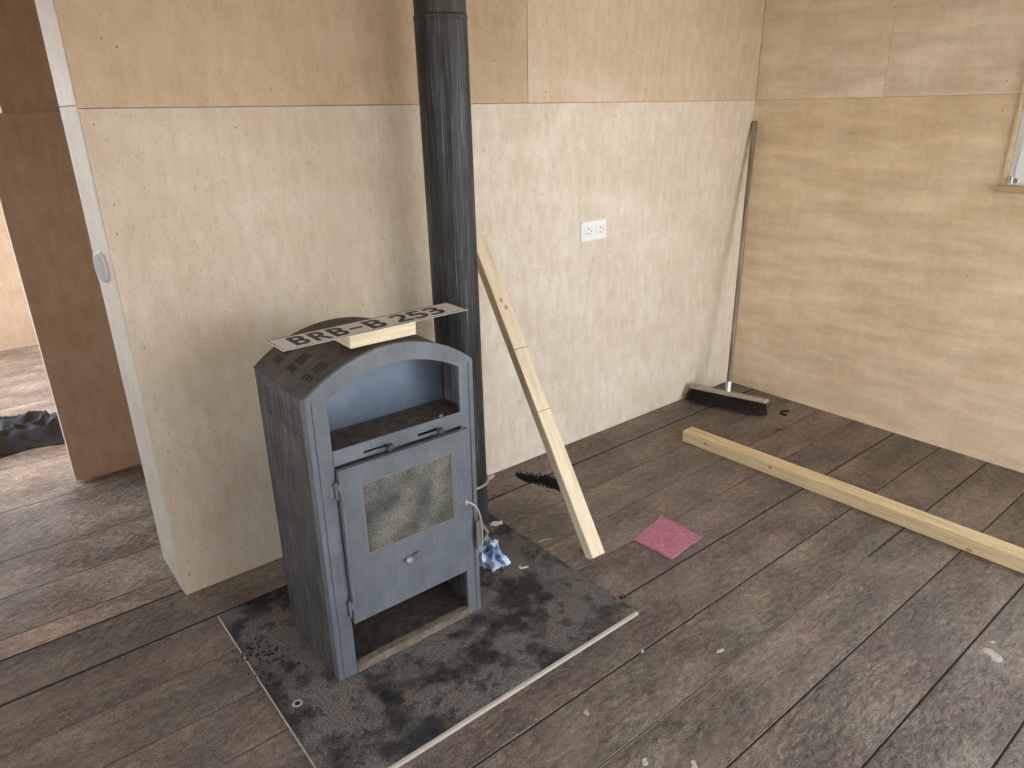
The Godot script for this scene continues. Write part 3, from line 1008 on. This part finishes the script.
# ------------------------------------------------------------------ timber
func build_boards() -> void:
	# batten leaning on the wall
	var foot := Vector3(1.567, 0.0, 0.748)
	var head := Vector3(1.592, 1.046, 0.052)
	var o := thing("leaning_batten", "pale planed batten leaning against the wall beside the stove pipe", "batten", foot)
	var ax := (head - foot).normalized()
	var side := Vector3.RIGHT - ax * Vector3.RIGHT.dot(ax)
	side = side.normalized()
	var fr := side.cross(ax).normalized()      # towards the room
	if fr.z < 0.0:
		fr = -fr
	var xf := Transform3D(Basis(ax, side.cross(Vector3.ZERO) + fr.cross(ax), fr), Vector3.ZERO)
	var L := (head - foot).length()
	var g := Geo.new()
	g.box(Vector3(0, -0.031, -0.038), Vector3(L, 0.031, 0.0), 0.0018)
	var lift := 0.038 * absf(fr.y)
	var m := part("bar", g, M.pine, o)
	m.transform = Transform3D(xf.basis, UP * (lift - 0.010))
	for k in [[0.555, 0.04], [0.80, 0.02]]:
		g = Geo.new()
		g.box(Vector3(k[0], -0.032, 0.0002), Vector3(k[0] + 0.002, 0.032, 0.0007), 0.0, Transform3D(Basis(Vector3.BACK, k[1]), Vector3(0, -k[0] * k[1], 0)))
		part("pencil_mark", g, M.pencil, m)
	for k in [[0.965, 0.004], [0.995, -0.006]]:
		g = Geo.new()
		g.lathe([[0.0, 0.0008], [0.006, 0.0008], [0.0085, 0.0006], [0.009, 0.0]], 16, Transform3D(Basis(Vector3(1.1, 0, 0), Vector3(0, 0, 1), Vector3(0, 0.75, 0)), Vector3(k[0], k[1] * -1.0, 0.0)))
		part("knot", g, M.knot, m)
	# batten lying on the floor
	var b := thing("floor_batten", "long yellowish sawn batten lying on the floor planks", "batten", Vector3(2.556, 0.0, 0.334))
	b.rotation.y = 0.028
	g = Geo.new()
	var w := 0.072
	var h := 0.053
	var le := 2.2
	var c := [Vector3(0, 0.001, 0.0), Vector3(w, 0.001, 0.0), Vector3(w, 0.001, le), Vector3(0, 0.001, le)]
	var up := Vector3(0, h, 0)
	for i in 4:
		var p: Vector3 = c[i]
		var q: Vector3 = c[(i + 1) % 4]
		g.quad(p, q, q + up, p + up, (q - p).cross(UP) * -1.0 if ((q - p).cross(UP)).dot(p - Vector3(w / 2, 0, 1.0)) < 0 else (q - p).cross(UP))
	g.quad(c[0], c[1], c[2], c[3], Vector3.DOWN)
	g.quad(c[0] + up, c[1] + up, c[2] + up, c[3] + up, UP)
	for i in g.t.size():
		g.t[i] = Vector2(g.v[i].z, g.v[i].x + g.v[i].y)
	var beam := part("bar", g, M.pine_aged, b)
	for k in [[0.13, 0.03], [1.24, 0.01], [0.46, 0.035]]:
		g = Geo.new()
		g.lathe([[0.0, 0.0009], [0.006, 0.0009], [0.009, 0.0]], 14, Transform3D(Basis(Vector3(0, 0.8, 0), Vector3(-1, 0, 0), Vector3(0, 0, 1.2)), Vector3(0.0, k[1], k[0])))
		part("knot", g, M.knot, beam)


# ------------------------------------------------------------------ broom
func build_broom() -> void:
	var head := Vector3(3.068, 0.080, 0.222)
	var tip := Vector3(3.384, 1.424, 0.016)
	var o := thing("broom", "old broom with dark bristles leaning in the corner of the room", "broom", Vector3(head.x, 0, head.z))
	var base := Vector3(0, head.y, 0)
	var along := Vector3(0.115, 0.0, 0.40).normalized()
	var ax := (tip - head).normalized()
	var g := Geo.new()
	g.tube([base + ax * 0.012, base + (tip - head)], 0.0125, 16)
	part("stick", g, M.broom_stick, o)
	g = Geo.new()
	g.tube([base + ax * 0.004, base + ax * 0.06], 0.0165, 16)
	part("socket", g, M.bright_steel, o)
	var n := (ax - along * ax.dot(along)).normalized()
	var wd := along.cross(n).normalized()
	var xf := Transform3D(Basis(along, n, wd), base)
	g = Geo.new()
	g.box(Vector3(-0.208, -0.014, -0.028), Vector3(0.208, 0.008, 0.028), 0.004, xf)
	part("head_block", g, M.broom_head, o)
	g = Geo.new()
	var q := RandomNumberGenerator.new()
	q.seed = 77
	for i in 26:
		for j in 5:
			var u := lerpf(-0.198, 0.198, (i + 0.5 * (j % 2)) / 25.5)
			var vv := lerpf(-0.022, 0.022, j / 4.0)
			for k in 14:
				var s := xf * Vector3(u + q.randf_range(-0.004, 0.004), -0.012, vv + q.randf_range(-0.003, 0.003))
				var e := xf * Vector3(u * 1.04 + q.randf_range(-0.010, 0.010), -0.076 + q.randf_range(-0.004, 0.004), vv * 1.7 + q.randf_range(-0.009, 0.009))
				e.y = maxf(e.y, 0.0015)
				var sh := q.randf_range(0.5, 1.0)
				if q.randf() < 0.12:
					sh = 1.8
				g.tint = Color(sh, sh, sh) * 0.55
				var t := Vector3(q.randf_range(-1, 1), 0, q.randf_range(-1, 1)).normalized() * 0.0011
				var t2 := t.cross(UP)
				g.quad(s - t, s + t, e + t, e - t, t2)
				g.quad(s - t2, s + t2, e + t2, e - t2, t)
	var br := part("bristles", g, M.bristle, o)
	br.set_meta("kind", "stuff")


# ------------------------------------------------------------------ socket
func rounded_rect(g: Geo, w: float, h: float, r: float, z0: float, z1: float) -> void:
	var pts := []
	for k in 4:
		var c := Vector2((w / 2 - r) * (1 if k == 0 or k == 3 else -1), (h / 2 - r) * (1 if k < 2 else -1))
		for i in 6:
			var a := PI / 2 * k + PI / 2 * i / 5.0
			pts.append(c + Vector2(cos(a), sin(a)) * r)
	var n := pts.size()
	for i in n:
		var p: Vector2 = pts[i]
		var q: Vector2 = pts[(i + 1) % n]
		var pi := p * 0.985
		var qi := q * 0.985
		g.quad(Vector3(p.x, p.y, z0), Vector3(q.x, q.y, z0), Vector3(q.x, q.y, z1 - 0.001), Vector3(p.x, p.y, z1 - 0.001), Vector3(p.x, p.y, 0))
		g.quad(Vector3(p.x, p.y, z1 - 0.001), Vector3(q.x, q.y, z1 - 0.001), Vector3(qi.x, qi.y, z1), Vector3(pi.x, pi.y, z1), Vector3(p.x, p.y, 0.05))
		g.tri(Vector3(pi.x, pi.y, z1), Vector3(qi.x, qi.y, z1), Vector3(0, 0, z1), Vector3.BACK)

func build_socket() -> void:
	var o := thing("power_socket", "white double power socket on the pale plywood wall", "socket", Vector3(2.2515, 1.0005, 0.0))
	var g := Geo.new()
	rounded_rect(g, 0.153, 0.082, 0.006, 0.0, 0.009)
	part("cover_frame", g, M.white_plastic, o)
	for x in [-0.036, 0.036]:
		g = Geo.new()
		rounded_rect(g, 0.058, 0.058, 0.004, 0.009, 0.0115)
		var ins := part("insert", g, M.white_plastic, o)
		ins.position = Vector3(x, 0, 0)
		g = Geo.new()
		g.lathe([[0.0, 0.0002], [0.0185, 0.0002], [0.0195, 0.004], [0.0225, 0.004], [0.0235, 0.0]], 28, Transform3D(Basis(Vector3.RIGHT, PI / 2), Vector3(0, 0, 0.0115)))
		part("well", g, M.white_plastic, ins)
		for s in [-1.0, 1.0]:
			g = Geo.new()
			g.lathe([[0.0, 0.0014], [0.0032, 0.0014], [0.0034, 0.0]], 10, Transform3D(Basis(Vector3.RIGHT, PI / 2), Vector3(s * 0.0, s * 0.0095, 0.0116)))
			part("pin_hole", g, M.socket_dark, ins)
			g = Geo.new()
			g.box(Vector3(s * 0.017 - 0.002, -0.003, 0.0117), Vector3(s * 0.017 + 0.002, 0.003, 0.0145), 0.0005)
			part("earth_clip", g, M.bright_steel, ins)


# ------------------------------------------------------------------ cloths
func crumple(w: float, d: float, hgt: float, seed_: int, n: int, fold: float, freq: float) -> Geo:
	var f1 := noise(seed_, freq, 3)
	var f2 := noise(seed_ + 1, freq * 1.7, 2)
	var f3 := noise(seed_ + 2, freq, 2)
	var p := PackedVector3Array()
	for j in n:
		for i in n:
			var u := float(i) / (n - 1) * 2.0 - 1.0
			var v := float(j) / (n - 1) * 2.0 - 1.0
			var cu := u * sqrt(1.0 - v * v * 0.42)
			var cv := v * sqrt(1.0 - u * u * 0.42)
			var X := cu * 10.0
			var Y := cv * 10.0
			var rid := 1.0 - absf(f1.get_noise_2d(X, Y)) * 2.6
			var r2 := 1.0 - absf(f2.get_noise_2d(X + 40.0, Y)) * 2.2
			var edge := 1.0 - pow(maxf(absf(u), absf(v)), 4.0)
			var y := hgt * (0.14 + 0.62 * maxf(rid, 0.0) + 0.26 * r2) * (0.10 + 0.90 * edge)
			var x := cu * w / 2.0 + f3.get_noise_2d(X, Y) * fold
			var z := cv * d / 2.0 + f3.get_noise_2d(X + 90.0, Y - 30.0) * fold
			p.append(Vector3(x, maxf(y, 0.0015), z))
	var g := Geo.new()
	g.grid(p, n, n)
	return g

func build_cloths() -> void:
	# pink sponge cloth, a thin slab with soft waves
	var cs := [Vector3(1.740, 0, 0.752), Vector3(1.947, 0, 0.714), Vector3(1.950, 0, 0.905), Vector3(1.757, 0, 0.922)]
	var ce := Vector3(1.8485, 0.0, 0.823)
	var f := noise(201, 0.35, 2)
	var n := 22
	var p := PackedVector3Array()
	for j in n:
		for i in n:
			var u := float(i) / (n - 1)
			var v := float(j) / (n - 1)
			var q: Vector3 = cs[0].lerp(cs[1], u).lerp(cs[3].lerp(cs[2], u), v) - ce
			q.x += f.get_noise_2d(v * 6.0, 30.0) * 0.004
			q.z += f.get_noise_2d(u * 6.0, 60.0) * 0.004
			q.y = 0.0055 + f.get_noise_2d(u * 10.0, v * 10.0) * 0.003
			p.append(q)
	var g := Geo.new()
	g.grid(p, n, n)
	for s in 4:
		for i in n - 1:
			var a: int = [i, (n - 1) * n + i, i * n, i * n + n - 1][s]
			var b: int = [i + 1, (n - 1) * n + i + 1, (i + 1) * n, (i + 1) * n + n - 1][s]
			g.quad(p[a], p[b], Vector3(p[b].x, 0.0008, p[b].z), Vector3(p[a].x, 0.0008, p[a].z), p[a])
	single("sponge_cloth", g, M.sponge, "square pink sponge cloth lying flat on the planks", "cloth", ce)
	single("paper_rag", crumple(0.11, 0.17, 0.075, 301, 48, 0.03, 0.16), M.blue_paper, "crumpled light blue paper rag beside the stove base", "rag", Vector3(1.248, 0.012, 0.500))
	g = splat(0.03, 0.004, 9)
	var sc := single("paper_scrap", g, M.paper, "small white scrap of paper at the foot of the stove pipe", "paper scrap", Vector3(1.416, 0.0125, 0.345))
	sc.rotation.y = 0.5
	var j := single("dark_jacket", crumple(0.66, 0.40, 0.13, 401, 80, 0.05, 0.075), M.black_cloth, "crumpled black jacket on the floor of the room beyond the passage", "jacket", Vector3(0.12, 0.0008, -1.86))
	j.rotation.y = -0.15


# ------------------------------------------------------------------ litter
func crumbs(cx: Array, n: int, seed_: int, smin: float, smax: float) -> Geo:
	# cx: list of [x, z, spread x, spread z]
	var g := Geo.new()
	var q := RandomNumberGenerator.new()
	q.seed = seed_
	for i in n:
		var c: Array = cx[q.randi() % cx.size()]
		var at := Vector3(c[0] + q.randfn(0.0, c[2]), 0.0, c[1] + q.randfn(0.0, c[3]))
		var s := q.randf_range(smin, smax)
		var rot := Basis(UP, q.randf() * TAU)
		var a := at + rot * Vector3(s, 0, 0)
		var b := at + rot * Vector3(-s * 0.6, 0, s * 0.8)
		var d := at + rot * Vector3(-s * 0.5, 0, -s * 0.9)
		var t := at + UP * s * 0.9
		g.tri(a, b, t, a + b - at * 2.0 + UP * s)
		g.tri(b, d, t, b + d - at * 2.0 + UP * s)
		g.tri(d, a, t, d + a - at * 2.0 + UP * s)
	return g

func build_litter() -> void:
	var heap := Geo.new()
	var line := [[-0.055, -0.08, 0.008, 0.02], [-0.035, -0.04, 0.012, 0.03], [0.0, 0.0, 0.015, 0.025], [0.01, 0.03, 0.018, 0.025], [0.01, 0.055, 0.018, 0.022], [0.01, 0.08, 0.015, 0.022]]
	heap = crumbs(line, 2600, 501, 0.0015, 0.006)
	var so := single("soot_heap", heap, M.soot, "spilled black soot on the planks behind the leaning batten", "soot", Vector3(1.80, 0.0, 0.19))
	so.set_meta("kind", "stuff")
	var gr := single("soot_grit", crumbs([[0.0, 0.0, 0.03, 0.04], [-0.02, 0.03, 0.05, 0.06]], 130, 502, 0.001, 0.006), M.soot, "black soot grit on the hearth board beside the stove wall", "grit", Vector3(0.468, 0.012, 0.45))
	gr.set_meta("kind", "stuff")
	var gs := single("floor_grit", crumbs([[0.0, 0.0, 0.05, 0.08], [0.05, -0.10, 0.05, 0.05], [0.35, 0.1, 0.16, 0.2], [0.2, 0.35, 0.1, 0.14], [-0.19, 0.325, 0.008, 0.008], [1.345, -0.06, 0.014, 0.01]], 330, 503, 0.0008, 0.0032), M.soot, "scattered dark grit on the planks around the leaning batten", "grit", Vector3(1.66, 0.0, 0.62))
	gs.set_meta("kind", "stuff")
	var ash := single("ash_debris", crumbs([[0.0, 0.0, 0.09, 0.05], [0.08, -0.02, 0.06, 0.05]], 140, 504, 0.001, 0.007), M.rust_dust, "brown ash crumbs inside the open base of the stove", "ash", Vector3(0.85, 0.0182, 0.55))
	ash.set_meta("kind", "stuff")
	# single splinters
	var chip := Geo.new()
	chip.box(Vector3(-0.017, 0, -0.004), Vector3(0.014, 0.004, 0.004), 0.001)
	chip.box(Vector3(-0.018, 0, -0.013), Vector3(-0.010, 0.004, -0.004), 0.001)
	single("wood_chip", chip, M.chip, "short pale wood chip on the hearth board near the blue rag", "wood chip", Vector3(1.317, 0.012, 0.632)).rotation.y = -0.4
	chip = Geo.new()
	chip.tube([Vector3(-0.026, 0.0015, 0.006), Vector3(0.0, 0.0016, -0.001), Vector3(0.028, 0.0015, 0.001)], 0.0014, 6)
	single("splinter", chip, M.chip, "thin pale splinter on the planks beside the hearth board", "splinter", Vector3(1.497, 0.0, 0.537)).rotation.y = -0.35
